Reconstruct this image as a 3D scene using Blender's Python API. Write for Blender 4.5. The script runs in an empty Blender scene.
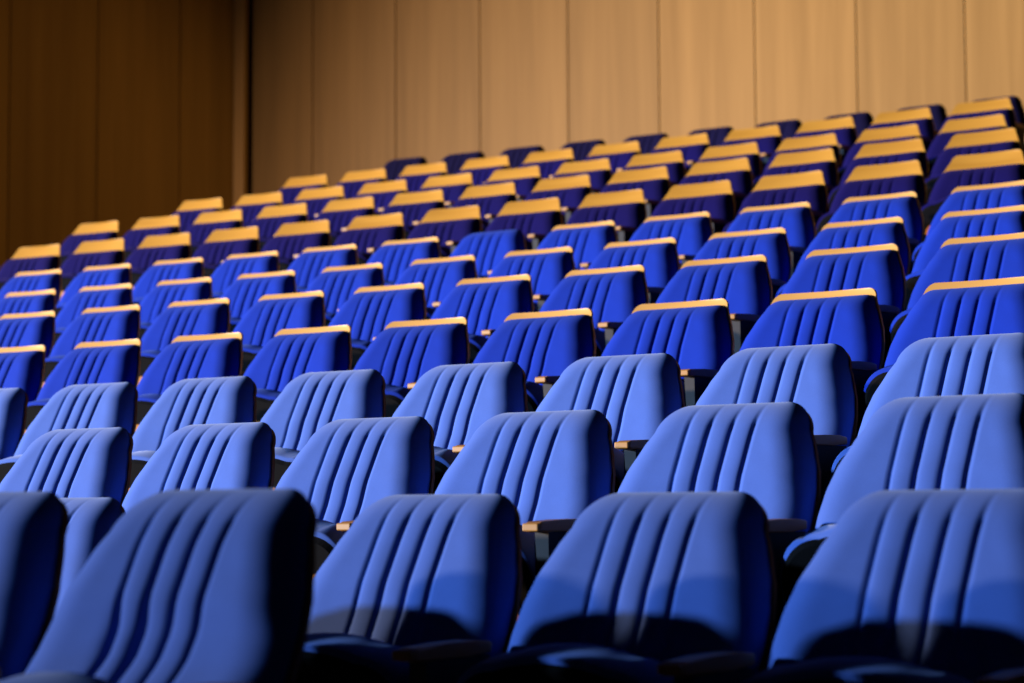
import bpy, bmesh, math, random
from mathutils import Vector, Matrix
random.seed(7)
scene = bpy.context.scene
COL = scene.collection
PI = math.pi

# ------------------------------------------------------------------ helpers
def link(name, me, mat, parent=None):
    o = bpy.data.objects.new(name, me)
    COL.objects.link(o)
    if mat is not None and not me.materials:
        me.materials.append(mat)
    if parent is not None:
        o.parent = parent
    return o

def mesh_from(name, verts, faces, smooth=True):
    me = bpy.data.meshes.new(name)
    me.from_pydata(verts, [], faces)
    me.validate()
    bm = bmesh.new(); bm.from_mesh(me)
    bmesh.ops.remove_doubles(bm, verts=bm.verts, dist=1e-5)
    bmesh.ops.recalc_face_normals(bm, faces=bm.faces)
    bm.to_mesh(me); bm.free()
    for p in me.polygons:
        p.use_smooth = smooth
    return me

def add_box(bm, c, size, rot=None):
    m = Matrix.Translation(c)
    if rot is not None:
        m = m @ rot
    m = m @ Matrix.Diagonal((size[0], size[1], size[2], 1))
    return bmesh.ops.create_cube(bm, size=1.0, matrix=m)['verts']

def bm_mesh(name, bm, bevel=0.0, seg=2, smooth=False):
    if bevel > 0:
        bmesh.ops.bevel(bm, geom=[e for e in bm.edges], offset=bevel, segments=seg, profile=0.5, affect='EDGES')
    bmesh.ops.recalc_face_normals(bm, faces=bm.faces)
    me = bpy.data.meshes.new(name)
    bm.to_mesh(me); bm.free()
    for p in me.polygons:
        p.use_smooth = smooth
    return me

def lerp_table(t, x):
    if x <= t[0][0]:
        return t[0][1]
    for (a, b), (c, d) in zip(t, t[1:]):
        if x <= c:
            u = (x - a) / (c - a)
            u = u * u * (3 - 2 * u) * .35 + u * .65
            return b + (d - b) * u
    return t[-1][1]

# ------------------------------------------------------------------ materials
def new_mat(name):
    m = bpy.data.materials.new(name); m.use_nodes = True
    nt = m.node_tree
    b = nt.nodes['Principled BSDF']
    return m, nt, b

def fabric(name, col, var=0.12, sheen=0.25, sheen_tint=(0.6, 0.7, 1.0, 1)):
    m, nt, b = new_mat(name)
    N, L = nt.nodes, nt.links
    tc = N.new('ShaderNodeTexCoord')
    n1 = N.new('ShaderNodeTexNoise'); n1.inputs['Scale'].default_value = 9; n1.inputs['Detail'].default_value = 3
    n2 = N.new('ShaderNodeTexNoise'); n2.inputs['Scale'].default_value = 420; n2.inputs['Detail'].default_value = 2
    L.new(tc.outputs['Object'], n1.inputs['Vector']); L.new(tc.outputs['Object'], n2.inputs['Vector'])
    add = N.new('ShaderNodeMath'); add.operation = 'MULTIPLY_ADD'; add.inputs[1].default_value = 0.5
    L.new(n2.outputs['Fac'], add.inputs[0]); L.new(n1.outputs['Fac'], add.inputs[2])
    mr = N.new('ShaderNodeMapRange'); mr.inputs['From Min'].default_value = 0.45; mr.inputs['From Max'].default_value = 1.05
    mr.inputs['To Min'].default_value = 1 - var; mr.inputs['To Max'].default_value = 1 + var
    L.new(add.outputs[0], mr.inputs['Value'])
    oi = N.new('ShaderNodeObjectInfo')
    mo = N.new('ShaderNodeMapRange'); mo.inputs['To Min'].default_value = 0.93; mo.inputs['To Max'].default_value = 1.07
    L.new(oi.outputs['Random'], mo.inputs['Value'])
    mul = N.new('ShaderNodeMath'); mul.operation = 'MULTIPLY'
    L.new(mr.outputs['Result'], mul.inputs[0]); L.new(mo.outputs['Result'], mul.inputs[1])
    hv = N.new('ShaderNodeHueSaturation'); hv.inputs['Color'].default_value = (*col, 1)
    L.new(mul.outputs[0], hv.inputs['Value'])
    L.new(hv.outputs['Color'], b.inputs['Base Color'])
    b.inputs['Roughness'].default_value = 0.95
    b.inputs['Specular IOR Level'].default_value = 0.08
    b.inputs['Sheen Weight'].default_value = sheen
    b.inputs['Sheen Roughness'].default_value = 0.5
    b.inputs['Sheen Tint'].default_value = sheen_tint
    bp = N.new('ShaderNodeBump'); bp.inputs['Strength'].default_value = 0.15; bp.inputs['Distance'].default_value = 0.001
    L.new(n2.outputs['Fac'], bp.inputs['Height']); L.new(bp.outputs['Normal'], b.inputs['Normal'])
    return m

def wood(name, c1, c2, axis='x', rough=0.45, scale=1.0, island=0.0, spec=0.3):
    m, nt, b = new_mat(name)
    N, L = nt.nodes, nt.links
    tc = N.new('ShaderNodeTexCoord')
    mp = N.new('ShaderNodeMapping')
    k = {'x': (0.6, 14, 14), 'y': (14, 0.6, 14), 'z': (9, 9, 0.35)}[axis]
    mp.inputs['Scale'].default_value = tuple(v * scale for v in k)
    L.new(tc.outputs['Object'], mp.inputs['Vector'])
    geo = N.new('ShaderNodeNewGeometry')
    sc = N.new('ShaderNodeVectorMath'); sc.operation = 'SCALE'; sc.inputs[0].default_value = (37.0, 11.0, 53.0)
    if island > 0:
        L.new(geo.outputs['Random Per Island'], sc.inputs['Scale'])
    else:
        oi = N.new('ShaderNodeObjectInfo'); L.new(oi.outputs['Random'], sc.inputs['Scale'])
    ad = N.new('ShaderNodeVectorMath'); ad.operation = 'ADD'
    L.new(mp.outputs['Vector'], ad.inputs[0]); L.new(sc.outputs['Vector'], ad.inputs[1])
    n = N.new('ShaderNodeTexNoise'); n.inputs['Scale'].default_value = 1.0; n.inputs['Detail'].default_value = 5; n.inputs['Roughness'].default_value = 0.6
    n.inputs['Distortion'].default_value = 0.4
    L.new(ad.outputs['Vector'], n.inputs['Vector'])
    mr = N.new('ShaderNodeMapRange'); mr.inputs['From Min'].default_value = 0.3; mr.inputs['From Max'].default_value = 0.7
    L.new(n.outputs['Fac'], mr.inputs['Value'])
    mx = N.new('ShaderNodeMix'); mx.data_type = 'RGBA'
    mx.inputs['A'].default_value = (*c1, 1); mx.inputs['B'].default_value = (*c2, 1)
    L.new(mr.outputs['Result'], mx.inputs['Factor'])
    out = mx.outputs['Result']
    if island > 0:
        hv = N.new('ShaderNodeHueSaturation')
        mi = N.new('ShaderNodeMapRange'); mi.inputs['To Min'].default_value = 1 - island; mi.inputs['To Max'].default_value = 1 + island
        L.new(geo.outputs['Random Per Island'], mi.inputs['Value'])
        L.new(mi.outputs['Result'], hv.inputs['Value']); L.new(out, hv.inputs['Color'])
        out = hv.outputs['Color']
    L.new(out, b.inputs['Base Color'])
    b.inputs['Roughness'].default_value = rough
    b.inputs['Specular IOR Level'].default_value = spec
    bp = N.new('ShaderNodeBump'); bp.inputs['Strength'].default_value = 0.08; bp.inputs['Distance'].default_value = 0.001
    L.new(n.outputs['Fac'], bp.inputs['Height']); L.new(bp.outputs['Normal'], b.inputs['Normal'])
    return m

def plain(name, col, rough=0.6, metal=0.0, spec=0.2):
    m, nt, b = new_mat(name)
    N, L = nt.nodes, nt.links
    n = N.new('ShaderNodeTexNoise'); n.inputs['Scale'].default_value = 30; n.inputs['Detail'].default_value = 3
    tc = N.new('ShaderNodeTexCoord'); L.new(tc.outputs['Object'], n.inputs['Vector'])
    mx = N.new('ShaderNodeMix'); mx.data_type = 'RGBA'
    mx.inputs['A'].default_value = (*[c * .8 for c in col], 1); mx.inputs['B'].default_value = (*[c * 1.2 for c in col], 1)
    L.new(n.outputs['Fac'], mx.inputs['Factor']); L.new(mx.outputs['Result'], b.inputs['Base Color'])
    b.inputs['Roughness'].default_value = rough; b.inputs['Metallic'].default_value = metal
    b.inputs['Specular IOR Level'].default_value = spec
    return m

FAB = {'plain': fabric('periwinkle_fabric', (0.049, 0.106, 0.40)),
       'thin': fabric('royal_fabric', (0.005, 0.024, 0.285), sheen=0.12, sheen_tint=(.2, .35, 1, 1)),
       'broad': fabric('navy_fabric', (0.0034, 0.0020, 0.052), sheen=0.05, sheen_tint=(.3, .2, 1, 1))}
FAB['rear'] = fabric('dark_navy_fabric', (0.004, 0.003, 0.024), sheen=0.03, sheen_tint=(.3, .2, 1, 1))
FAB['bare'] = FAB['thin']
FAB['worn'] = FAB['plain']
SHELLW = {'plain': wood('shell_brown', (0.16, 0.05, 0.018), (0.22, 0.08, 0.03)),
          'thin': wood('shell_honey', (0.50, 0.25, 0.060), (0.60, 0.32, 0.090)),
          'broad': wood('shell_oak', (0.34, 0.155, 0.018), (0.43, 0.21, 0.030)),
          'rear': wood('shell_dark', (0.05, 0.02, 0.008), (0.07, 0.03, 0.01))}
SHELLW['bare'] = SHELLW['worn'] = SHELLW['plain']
ARMW = wood('arm_wood', (0.30, 0.12, 0.035), (0.42, 0.18, 0.06), axis='y')
TIPW = wood('arm_tip_wood', (0.32, 0.15, 0.032), (0.38, 0.18, 0.042), axis='x')
PANELW = wood('underside_ply', (0.34, 0.125, 0.005), (0.40, 0.16, 0.010))
GREY = plain('standard_grey', (0.036, 0.036, 0.042), 0.6, 0.0, 0.08)
BLACK = plain('black_plastic', (0.003, 0.003, 0.004), 0.8, 0.0, 0.03)
STEEL = plain('screw_steel', (0.08, 0.07, 0.06), 0.4, 0.6)
CARPET = plain('dark_carpet', (0.006, 0.005, 0.008), 0.95)
WALLW = wood('wall_oak', (0.225, 0.112, 0.026), (0.295, 0.152, 0.040), axis='z', rough=0.55, island=0.07, spec=0.15)
WALLD = wood('wall_walnut', (0.30, 0.14, 0.022), (0.40, 0.19, 0.032), axis='z', rough=0.55, island=0.10, spec=0.1)
TRIMW = wood('trim_oak', (0.45, 0.22, 0.05), (0.55, 0.28, 0.07), axis='z', rough=0.55)
GROOVE = plain('wall_groove', (0.02, 0.01, 0.004), 0.9)

# ------------------------------------------------------------------ the chair
TOP = 0.95                                    # back top above its tread
RECL = math.tan(math.radians(29))
WTAB = [(0.0, .168), (.05, .192), (.1, .218), (.15, .240), (.2, .253), (.25, .258), (.3, .257), (.37, .238), (.55, .234)]  # half width below the top
def half_w(d):
    return lerp_table(WTAB, d)
def shell_y(d):                               # front face of the shell; 0 at the top, towards the sitter is -y
    # bent sheet: leaning head part, steeper towards the seat
    e = max(0.0, d - .20)
    return -RECL * d + (.32 * (e * e / .44 if e < .22 else .11 + (e - .22)))

def outline(d_top, d_bot, inset, rc, n_side=26):
    """right-hand outline (x, d): from the bottom up to the rounded top corner, then to the middle"""
    pts = []
    for i in range(n_side + 1):
        d = d_bot + (d_top + rc - d_bot) * i / n_side
        pts.append((half_w(d) - inset, d))
    xe = pts[-1][0]
    lean = .20                                # edge slope at the corner
    for k in range(1, 9):
        a = k / 8 * PI / 2
        x = xe - rc * (1 - math.cos(a)) - lean * rc * math.sin(a) * .6
        pts.append((x, d_top + rc - rc * math.sin(a)))
    return pts

def shell_mesh(rc):
    """bent plywood back: outline sheet, 13 mm thick"""
    T = 0.010
    R = outline(0.0, 0.60, 0.0, rc)
    nx = 12
    verts, faces = [], []
    rows = []
    for side in (0, 1):
        grid = []
        for (x, d) in R:
            row = []
            for i in range(nx + 1):
                u = -1 + 2 * i / nx
                bow = 0.018 * (1 - u * u)     # shallow curve round the sitter
                row.append(len(verts))
                verts.append((u * x, shell_y(d) + bow - .018 + (T if side else 0), TOP - d))
            grid.append(row)
        rows.append(grid)
    f, b = rows
    n = len(R)
    for j in range(n - 1):
        for i in range(nx):
            faces.append((f[j][i], f[j][i+1], f[j+1][i+1], f[j+1][i]))
            faces.append((b[j][i], b[j+1][i], b[j+1][i+1], b[j][i+1]))
        for i in (0, nx):
            faces.append((f[j][i], f[j+1][i], b[j+1][i], b[j][i]))
    for j in (0, n - 1):
        for i in range(nx):
            faces.append((f[j][i], f[j][i+1], b[j][i+1], b[j][i]))
    me = mesh_from('back_shell', verts, faces, True)
    bm = bmesh.new(); bm.from_mesh(me)
    for e in bm.edges:
        if len(e.link_faces) == 2 and e.calc_face_angle(0) > 0.7:
            e.smooth = False
    bm.to_mesh(me); bm.free()
    return me

SEAMS = (-.084, -.028, .028, .084)
def pad_mesh(d_top, rc, thick=0.075, worn=False):
    """upholstered cushion of the back: rounded edges, four sewn channels, lumbar swell"""
    R = outline(d_top, 0.545, 0.006, rc, 34)
    ts = sorted(set([round(-1 + 2 * i / 40, 4) for i in range(41)]))
    verts, faces, grid = [], [], []
    n = len(R)
    dmin = R[-1][1]
    # columns: dense near the seams and edges
    us = set(ts)
    for s in SEAMS:
        for o in (-.012, -.007, -.003, 0, .003, .007, .012):
            us.add(round((s + o) / .215, 4))
    for e in (.96, .975, .985, .993, .998):
        us.add(e); us.add(-e)
    us = sorted(us)
    def col_x(u, xh):
        x0 = abs(u) * .215
        x0 = x0 if x0 <= .1 else .1 + (x0 - .1) / .115 * (xh - .1)
        return math.copysign(x0, u)
    for j, (xh, d) in enumerate(R):
        row = []
        below = d - d_top
        tz = max(0.0, min(1.0, below / 0.055))
        top_round = math.sqrt(max(0.0, 1 - (1 - tz) ** 2))
        tb = max(0.0, min(1.0, (0.545 - d) / 0.05))
        bot_round = math.sqrt(max(0.0, 1 - (1 - tb) ** 2))
        # cushion thickness along the height: thin at the head, waist, swelling towards the seat
        th = lerp_table([(0, .064), (.08, .072), (.15, .066), (.20, .050), (.235, .050), (.30, .080), (.38, .104), (.46, .112), (.56, .10)] if worn else [(0, .066), (.08, .073), (.16, .072), (.22, .062), (.27, .062), (.36, .088), (.46, .108), (.56, .10)], d) / .075 * thick
        for u in us:
            x = col_x(u, xh)
            ax = xh - abs(x)                  # distance from the side edge
            te = max(0.0, min(1.0, ax / 0.075))
            edge = math.sqrt(max(0.0, 1 - (1 - te) ** 2))
            bow = 0.018 * (1 - u * u)
            g = 0.0
            xs = x
            depth_f = min(1.0, below / .05)
            for s in SEAMS:
                pinch = 1 + (1.6 * math.exp(-((d - .225) / .05) ** 2) if worn and s < 0 else 0)
                g += math.exp(-((xs - s) / (.0060 * pinch ** .5)) ** 2) * .0050 * depth_f * pinch
            if abs(xs) < .084:
                k = ((xs + .084) % .056) / .056
                g -= .0050 * math.sin(k * PI) * depth_f
            y = shell_y(d) + bow - .018 - (th * edge * (0.25 + .75 * top_round) * (0.3 + .7 * bot_round)) + g * edge
            if top_round == 0:
                y = shell_y(d) + bow - .018 - th * edge * .25
            row.append(len(verts)); verts.append((x, y, TOP - d))
        grid.append(row)
    m = len(us)
    back = []
    for j, (xh, d) in enumerate(R):
        row = []
        for u in us:
            row.append(len(verts)); verts.append((col_x(u, xh), shell_y(d) + .018 * (1 - u * u) - .0185, TOP - d))
        back.append(row)
    for j in range(n - 1):
        for i in range(m - 1):
            faces.append((grid[j][i], grid[j][i+1], grid[j+1][i+1], grid[j+1][i]))
    for j in (0, n - 1):
        for i in range(m - 1):
            faces.append((grid[j][i], grid[j][i+1], back[j][i+1], back[j][i]))
    for j in range(n - 1):
        for i in (0, m - 1):
            faces.append((grid[j][i], grid[j+1][i], back[j+1][i], back[j][i]))
    return mesh_from('back_cushion', verts, faces, True)

# tipped-up seat, drawn flat (hinge line at the origin, length along -y) then turned up
TILT = math.radians(75)
HINGE = Vector((0, -0.265, 0.325))
def seat_xform(me):
    me.transform(Matrix.Translation(HINGE) @ Matrix.Rotation(-TILT, 4, 'X'))
    return me

def seat_plan(w, l, rc):
    pts = []
    for k in range(13):                       # D-shaped plan, broad round front corners
        a = k / 12 * PI / 2
        pts.append((w - rc + rc * math.cos(a), -(l - rc + rc * math.sin(a))))
    right = [(w * .94, 0.0), (w, -.08), (w, -.18)] + pts
    left = [(-x, y) for (x, y) in reversed(right)]
    front = []
    for i in range(1, 8):                     # gently bowed front edge
        u = 1 - 2 * i / 8
        front.append((u * (w - rc), -l - .018 * (1 - u * u)))
    return right + front + left

def seat_cushion_mesh():
    base = seat_plan(.220, .37, .10)
    levels = [(-.045, .985), (-.038, 1.0), (.0, 1.0), (.03, .99), (.05, .955), (.062, .88), (.067, .75), (.070, .4)]
    verts, faces = [], []
    cy = -.19
    for (z, k) in levels:
        for (x, y) in base:
            verts.append((x * k, cy + (y - cy) * k, z))
    n = len(base)
    for j in range(len(levels) - 1):
        for i in range(n):
            a, b = j * n + i, j * n + (i + 1) % n
            faces.append((a, b, b + n, a + n))
    faces.append(tuple(range(n))); faces.append(tuple(range((len(levels) - 1) * n, len(levels) * n)))
    return seat_xform(mesh_from('seat', verts, faces, True))

def slab_mesh(name, base, z0, z1, k0=1.0, k1=1.0, cy=-.19):
    verts = [(x * k0, cy + (y - cy) * k0, z0) for (x, y) in base] + [(x * k1, cy + (y - cy) * k1, z1) for (x, y) in base]
    n = len(base)
    faces = [(i, (i + 1) % n, (i + 1) % n + n, i + n) for i in range(n)] + [tuple(range(n)), tuple(range(n, 2 * n))]
    return seat_xform(mesh_from(name, verts, faces, False))

ARM_X, ARM_Z = .262, .676
def arm_mesh():
    bm = bmesh.new()
    # side profile swept: level pad with a slightly dropped, rounded nose
    prof = [(-.235, .0), (-.235, .020), (-.28, .023), (-.36, .022), (-.435, .018), (-.445, .012), (-.445, -.002), (-.435, -.005), (-.30, -.003)]
    w = .022
    a = [bm.verts.new((-w, y, ARM_Z + z)) for y, z in prof]
    b = [bm.verts.new((w, y, ARM_Z + z)) for y, z in prof]
    n = len(prof)
    bm.faces.new(a); bm.faces.new(b)
    for i in range(n):
        bm.faces.new((a[i], a[(i+1) % n], b[(i+1) % n], b[i]))
    return bm_mesh('armrest', bm, .005, 2, False)
def tip_mesh():
    bm = bmesh.new()
    add_box(bm, (0, -.447, ARM_Z + .006), (.042, .009, .017))
    return bm_mesh('armrest_tip', bm, .003, 2)
def standard_mesh():
    bm = bmesh.new()
    prof = [(-.40, .02), (-.40, .06), (-.375, .30), (-.405, .56), (-.41, ARM_Z - .003), (-.238, ARM_Z - .003), (-.245, .52), (-.25, .30), (-.20, .06), (-.20, .02)]
    w = .018
    a = [bm.verts.new((-w, y, z)) for y, z in prof]
    b = [bm.verts.new((w, y, z)) for y, z in prof]
    n = len(prof)
    bm.faces.new(a); bm.faces.new(b)
    for i in range(n):
        bm.faces.new((a[i], a[(i+1) % n], b[(i+1) % n], b[i]))
    bmesh.ops.triangulate(bm, faces=[f for f in bm.faces if len(f.verts) > 4])
    return bm_mesh('standard', bm)
def foot_mesh():
    bm = bmesh.new()
    add_box(bm, (0, -.285, .011), (.07, .30, .022))
    return bm_mesh('foot_plate', bm, .004, 1)
def hinge_mesh():
    bm = bmesh.new()
    m = Matrix.Translation((0, HINGE.y, HINGE.z)) @ Matrix.Rotation(PI / 2, 4, 'Y')
    bmesh.ops.create_cone(bm, cap_ends=True, segments=14, radius1=.022, radius2=.022, depth=.45, matrix=m)
    return bm_mesh('hinge_tube', bm)
def screw_mesh(x, y):
    bm = bmesh.new()
    bmesh.ops.create_cone(bm, cap_ends=True, segments=10, radius1=.008, radius2=.006, depth=.005, matrix=Matrix.Translation((x, y, -.063)))
    return seat_xform(bm_mesh('screw', bm))

def tag(o, label, cat, group=None, kind=None):
    if label: o['label'] = label
    if cat: o['category'] = cat
    if group: o['group'] = group
    if kind: o['kind'] = kind
    return o

STYLE = {'worn': dict(d_top=.0, rc=.062, src=.058, shell_drop=.012),
         'plain': dict(d_top=.0, rc=.062, src=.058, shell_drop=.012),
         'thin':  dict(d_top=.023, rc=.034, src=.030, shell_drop=0),
         'broad': dict(d_top=.080, rc=.030, src=.028, shell_drop=0),
         'rear':  dict(d_top=.0, rc=.062, src=.058, shell_drop=.012),
         'bare':  dict(d_top=.0, rc=.062, src=.058, shell_drop=.012)}
seat_c = seat_cushion_mesh()
tray = slab_mesh('seat_tray', seat_plan(.217, .362, .10), -.056, -.0445, .93, .985)
panel = slab_mesh('underside_panel', seat_plan(.178, .272, .06), -.0610, -.0555, .97, .99)
arm_me, tip_me, std_me, foot_me, hinge_me = arm_mesh(), tip_mesh(), standard_mesh(), foot_mesh(), hinge_mesh()
screws = [screw_mesh(-.14, -.232), screw_mesh(.14, -.232)]
MESH = {}
def style_meshes(st):
    if st in MESH:
        return MESH[st]
    p = STYLE[st]
    sh = shell_mesh(p['src'])
    if p['shell_drop']:
        sh.transform(Matrix.Translation((0, -RECL * p['shell_drop'] + .004, -p['shell_drop'])))
    pd = pad_mesh(p['d_top'], p['rc'], worn=(st == 'worn'))
    sc = seat_c.copy()
    MESH[st] = (sh, pd, sc)
    return MESH[st]

def make_chair(st):
    t = bpy.data.objects.new('theatre_seat', None)
    COL.objects.link(t); t.empty_display_size = .1
    sh, pd, sc = style_meshes(st)
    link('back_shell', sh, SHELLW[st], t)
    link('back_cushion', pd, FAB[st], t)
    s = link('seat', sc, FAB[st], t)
    link('seat_tray', tray, BLACK, s)
    u = link('underside_panel', panel, PANELW, s)
    for k in screws:
        link('screw', k, STEEL, s)
    link('hinge_tube', hinge_me, BLACK, t)
    add_arm(t, 1)
    return t

def add_arm(t, side):
    a = link('armrest', arm_me, ARMW, t); a.location.x = ARM_X * side
    link('armrest_tip', tip_me, TIPW, a)
    g = link('standard', std_me, GREY, t); g.location.x = ARM_X * side
    link('foot_plate', foot_me, BLACK, g)

def copy_tree(o, parent=None):
    c = o.copy(); COL.objects.link(c)
    if parent is not None:
        c.parent = parent
    for ch in list(o.children):
        copy_tree(ch, c)
    return c

# ------------------------------------------------------------------ camera
F_PX = 2070.0
CAM_Z = 0.95
YAW, PITCH, ROLL = math.radians(27.9096), math.radians(4.5179), -0.0052
def cam_axes():
    cy, sy = math.cos(YAW), math.sin(YAW)
    r = Vector((cy, sy, 0)); fw = Vector((-sy, cy, 0)); u = Vector((0, 0, 1))
    f2 = fw * math.cos(PITCH) + u * math.sin(PITCH); u2 = u * math.cos(PITCH) - fw * math.sin(PITCH)
    return r * math.cos(ROLL) + u2 * math.sin(ROLL), f2, u2 * math.cos(ROLL) - r * math.sin(ROLL)
cr, cf, cu = cam_axes()
cam = bpy.data.cameras.new('camera')
camo = bpy.data.objects.new('camera', cam); COL.objects.link(camo)
camo.matrix_world = Matrix(((cr.x, cu.x, -cf.x, 0), (cr.y, cu.y, -cf.y, 0), (cr.z, cu.z, -cf.z, CAM_Z), (0, 0, 0, 1)))
cam.sensor_width = 36; cam.lens = F_PX / 1024 * 36
cam.clip_start = .05; cam.clip_end = 200
cam.dof.use_dof = True; cam.dof.focus_distance = 5.3; cam.dof.aperture_fstop = 3.8
scene.camera = camo

# ------------------------------------------------------------------ rows of seats (arcs round the stage)
CX, CY = -10.266842, -48.231984
PITCH_S = 0.53
ROWR = [3.2112, 4.1032, 4.9927, 5.882, 6.8009, 7.6966, 8.5877, 9.4854, 10.3843, 11.3051, 12.2106, 13.0894, 13.9596]
ROWZ = [-0.0046, 0.0091, 0.1968, 0.3948, 0.6661, 0.9207, 1.1495, 1.3925, 1.6934, 1.9751, 2.2351, 2.5115, 2.7330]
ROWO = [15.36, 16.0557, 12.566, 10.1383, 8.6803, 7.2412, 5.7281, 4.3014, 2.7981, 2.2832, 2.702, 3.3346, 4.0387]
ROWN = {0: (-2, 1), 1: (-2, 2), 2: (0, 5), 3: (0, 7), 4: (0, 8), 5: (0, 9), 6: (0, 10), 7: (0, 11), 8: (0, 12), 9: (0, 12), 10: (0, 11), 11: (0, 10), 12: (0, 9)}
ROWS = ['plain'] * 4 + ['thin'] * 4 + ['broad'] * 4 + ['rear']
CORNER = Vector((.161, 0, TOP))               # where the measured top corner sits on the chair
ORD = ['first', 'second', 'third', 'fourth', 'fifth', 'sixth', 'seventh', 'eighth', 'ninth', 'tenth', 'eleventh', 'twelfth', 'thirteenth', 'fourteenth']
LOOK = {'plain': 'light blue theatre seat without cap', 'thin': 'royal blue theatre seat with thin wooden cap',
        'broad': 'navy theatre seat with broad wooden cap', 'rear': 'dark navy theatre seat without cap'}
ROWNAME = ['frontmost row', 'second row from the front', 'third row from the front', 'topmost light blue row',
           'lowest thin-capped row', 'second thin-capped row', 'third thin-capped row', 'topmost thin-capped row',
           'lowest broad-capped row', 'second broad-capped row', 'third broad-capped row', 'topmost broad-capped row', 'rearmost row']
GROUP = {'plain': 'light blue seats without caps', 'thin': 'royal blue seats with thin wooden caps',
         'broad': 'navy seats with broad wooden caps', 'rear': 'dark seats of the rearmost row'}
SPECIAL = {(0, -2): 'dark blue theatre seat of the frontmost row, two seats beyond the left photo edge',
           (0, -1): 'dark blue theatre seat of the frontmost row, just beyond the left photo edge',
           (0, 0): 'dark blue theatre seat cut off by the lower left edge of the photo',
           (0, 1): 'large creased dark blue theatre seat at the near end of the frontmost row',
           (1, -2): 'light blue theatre seat peeking out between the two frontmost seats',
           (1, -1): 'light blue theatre seat almost hidden behind the large creased frontmost seat',
           (1, 0): 'blue theatre seat just right of the large creased frontmost seat, shadow across its bottom',
           (1, 1): 'middle of the three big shadow-bottomed blue seats, at the bottom of the photo',
           (1, 2): 'blue theatre seat filling the lower right corner of the photo',
           (7, 6): 'royal blue theatre seat lacking its wooden cap, in the topmost thin-capped row'}

TIGHT = {0: .990, 1: .990, 2: .988, 3: .992, 4: .996}
def seat_frame(r, c):
    R = ROWR[r] - CY
    if r in TIGHT:                        # the lower rows are bolted a little tighter
        c0 = -1 if r == 1 else 2
        c = c0 + (c - c0) * TIGHT[r]
    a = (ROWO[r] + c) * PITCH_S / R
    p = Vector((CX + R * math.sin(a), R * math.cos(a) + CY, ROWZ[r] + CAM_Z))
    if r == 11:                           # this row was levelled a little off
        p.z += -.012 + .0008 * c
    if r == 12:
        p.z += -.0045 * c
    return p, a

proto, row_ends = {}, []
for r in range(13):
    st0 = ROWS[r]
    lo, hi = ROWN[r]
    n = hi - lo + 1
    for c in range(lo, hi + 1):
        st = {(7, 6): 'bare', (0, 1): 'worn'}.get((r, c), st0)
        if st not in proto:
            proto[st] = make_chair(st); t = proto[st]
        else:
            t = copy_tree(proto[st])
        p, a = seat_frame(r, c)
        # a slight play in the mounting of each chair
        rz = -a + math.radians(random.uniform(-.6, .6))
        M = Matrix.Rotation(rz, 4, 'Z')
        t.location = p - (M @ (CORNER - Vector((.005 if r < 4 else 0, 0, 0)))) + Vector((0, 0, {0: .030, 1: .012, 2: .024, 3: .025}.get(r, 0)))
        t.rotation_euler = (0, 0, rz)
        k = c - lo
        where = ('leftmost' if k == 0 else 'rightmost' if k == n - 1 else
                 (ORD[k] + ' from left' if k < n / 2 else ORD[n - 1 - k] + ' from right'))
        label = SPECIAL.get((r, c), f'{LOOK[st0]}, {where} in {ROWNAME[r]}')
        if c == lo and r >= 8:                 # the free end of a row has an armrest of its own
            row_ends.append(t)
        tag(t, label, 'theatre seat', GROUP[st0])

for t in row_ends:
    add_arm(t, -1)

# ------------------------------------------------------------------ floor: stepped treads following the rows
def floor_mesh():
    verts, faces = [], []
    NA = 40
    A0, A1 = -.075, .22
    prof = []
    z0 = ROWZ[0] + CAM_Z - TOP + .028
    prof.append((ROWR[0] - 6.0, z0))
    for r in range(13):
        z = ROWZ[r] + CAM_Z - TOP
        if r < 4:
            z += (.030, .012, .024, .025)[r] - .0005
        prof.append((ROWR[r] - .62, z)); prof.append((ROWR[r] + .26, z))
    prof[-1] = (ROWR[12] + 2.2, prof[-1][1])
    for (rr, z) in prof:
        for i in range(NA + 1):
            a = A0 + (A1 - A0) * i / NA
            R = rr - CY
            verts.append((CX + R * math.sin(a), R * math.cos(a) + CY, z))
    m = NA + 1
    for j in range(len(prof) - 1):
        for i in range(NA):
            faces.append((j * m + i, j * m + i + 1, (j + 1) * m + i + 1, (j + 1) * m + i))
    return mesh_from('floor', verts, faces, False)
fl = link('floor', floor_mesh(), CARPET); tag(fl, 'dark carpeted steps under the rows of seats', None, kind='structure')

# ------------------------------------------------------------------ walls
ZB, ZT = 1.9, 8.5
def ray_hit(px, line_p, line_d):
    """ground-plan crossing of the sight line of image column px with a wall line"""
    v = cf * F_PX + cr * (px - 512)
    d = Vector((v.x, v.y)).normalized()
    # t*d = p + s*l
    det = d.x * -line_d.y + line_d.x * d.y
    s = (d.y * line_p.x - d.x * line_p.y) / (d.x * line_d.y - d.y * line_d.x)
    return s
BW_P = Vector((-4.0, 15.05)); BW_D = Vector((-.9989, .047)).normalized()
seams_b = [ray_hit(x, BW_P, BW_D) for x in (1085, 972, 862, 759, 662, 570, 481, 396, 312, 251)]
corner_s = ray_hit(240, BW_P, BW_D)
CORNER_P = BW_P + BW_D * corner_s
LW_D = Vector((-.70, -.71)).normalized()
seams_l = [ray_hit(x, CORNER_P, LW_D) for x in (232, 178, 95, 6)]

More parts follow.
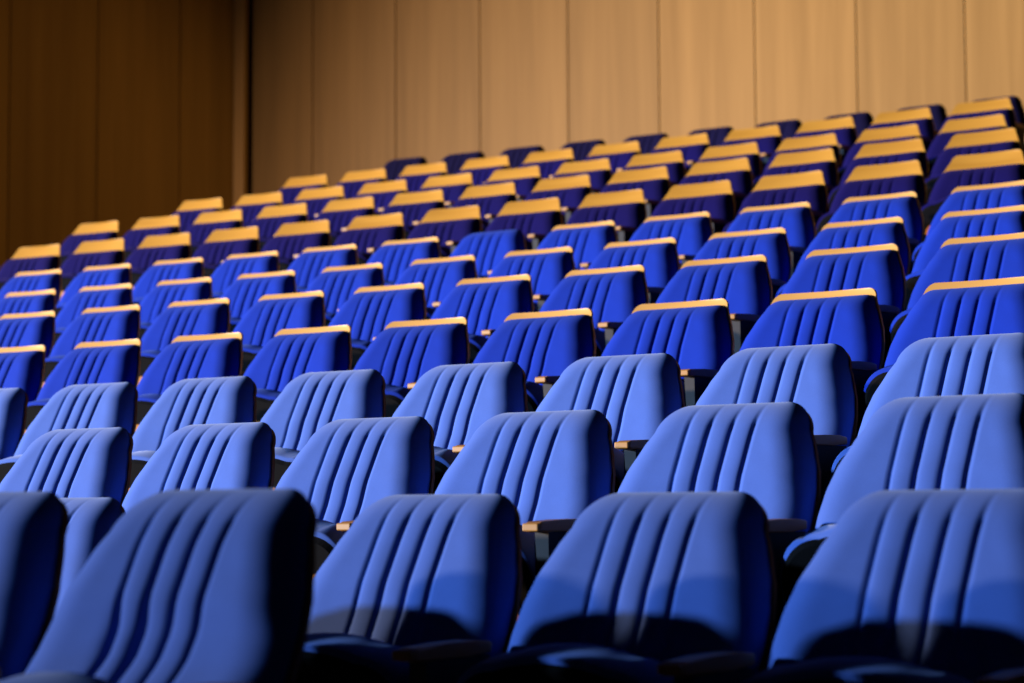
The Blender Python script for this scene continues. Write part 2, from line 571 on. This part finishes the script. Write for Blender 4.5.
def wall(name, P, D, seams, mat, normal, extra):
    bm = bmesh.new()
    ang = math.atan2(D.y, D.x)
    R = Matrix.Rotation(ang, 4, 'Z')
    gap = .007
    for s0, s1 in zip(seams, seams[1:]):
        c = P + D * ((s0 + s1) / 2)
        w = abs(s1 - s0) - gap
        add_box(bm, (c.x + normal.x * .015, c.y + normal.y * .015, (ZB + ZT) / 2), (w, .030, ZT - ZB), R)
    for f in bm.faces:
        f.material_index = 0
    bmesh.ops.bevel(bm, geom=list(bm.edges), offset=.003, segments=1, affect='EDGES')
    c = P + D * ((seams[0] + seams[-1]) / 2) + normal * .045
    vs = add_box(bm, (c.x, c.y, (ZB + ZT) / 2), (abs(seams[-1] - seams[0]) + .05, .02, ZT - ZB), R)
    for f in {f for v in vs for f in v.link_faces}:
        f.material_index = 1
    me = bm_mesh(name, bm)
    me.materials.append(mat); me.materials.append(GROOVE)
    return tag(link(name, me, None), extra, None, kind='structure')

# continue the panelling past the frame at the same module
seams_b = [seams_b[0] - .86 * k for k in (4, 3, 2, 1)] + seams_b
nb = Vector((-BW_D.y, BW_D.x));  nb = nb if nb.y > 0 else -nb
wall('wall_back', BW_P, BW_D, seams_b, WALLW, nb, 'light oak panelled wall behind the seats')
nl = Vector((-LW_D.y, LW_D.x)); nl = nl if nl.x < 0 else -nl
step = abs(seams_l[-1] - seams_l[-2])
seams_l = seams_l + [seams_l[-1] + step * k for k in (1,)]
wall('wall_left', CORNER_P, LW_D, seams_l, WALLD, nl, 'dark panelled side wall at the left')
# corner pilaster between two dark shadow gaps
bm = bmesh.new()
s0 = ray_hit(247, BW_P, BW_D); s1 = ray_hit(236, BW_P, BW_D)
c = BW_P + BW_D * ((s0 + s1) / 2) - nb * .03
add_box(bm, (c.x, c.y, (ZB + ZT) / 2), (abs(s1 - s0), .06, ZT - ZB), Matrix.Rotation(math.atan2(BW_D.y, BW_D.x), 4, 'Z'))
tr = link('trim_1', bm_mesh('trim_1', bm, .004, 1), TRIMW); tag(tr, None, None, kind='structure')
bm = bmesh.new()
c = CORNER_P + nb * .06
add_box(bm, (c.x, c.y, (ZB + ZT) / 2), (.9, .02, ZT - ZB), Matrix.Rotation(math.atan2(BW_D.y, BW_D.x), 4, 'Z'))
tr = link('trim_2', bm_mesh('trim_2', bm), GROOVE); tag(tr, None, None, kind='structure')

# ------------------------------------------------------------------ light
def spot(name, target, az, el, dist, cone, blend, power, col, size, turn=0.0):
    l = bpy.data.lights.new(name, 'SPOT'); o = bpy.data.objects.new(name, l); COL.objects.link(o)
    a = math.radians(az); e = math.radians(el)
    T = Vector(target)
    d = Vector((-math.sin(a) * math.cos(e), -math.cos(a) * math.cos(e), math.sin(e)))
    o.location = T + d * dist
    ax = Matrix.Rotation(math.radians(-turn), 3, 'Z') @ (-d)
    o.rotation_euler = ax.to_track_quat('-Z', 'Y').to_euler()
    l.energy = power; l.color = col; l.spot_size = math.radians(cone); l.spot_blend = blend; l.shadow_soft_size = size
    return o
TGT = (-6.4, 9.6, 2.2)
spot('warm_stage_light', TGT, 57.5, 2.7, 30, 34, .78, 103000, (1.0, .72, .46), .20, 1.5)
spot('cool_stage_light', TGT, 54.3, 5.8, 30, 33.6, .78, 92000, (.42, .67, 1.0), .20, 3.1)
spot('side_wall_fill', (-11.6, 13.2, 3.6), -75, 12, 11, 34, .8, 680, (1.0, .70, .34), .4)  # added fill lamp, no visible source; lifts the unlit left wall

w = bpy.data.worlds.new('world'); scene.world = w; w.use_nodes = True
w.node_tree.nodes['Background'].inputs['Color'].default_value = (.10, .10, .2, 1)
w.node_tree.nodes['Background'].inputs['Strength'].default_value = .03
scene.view_settings.view_transform = 'Standard'
scene.view_settings.look = 'None'
scene.cycles.use_denoising = True
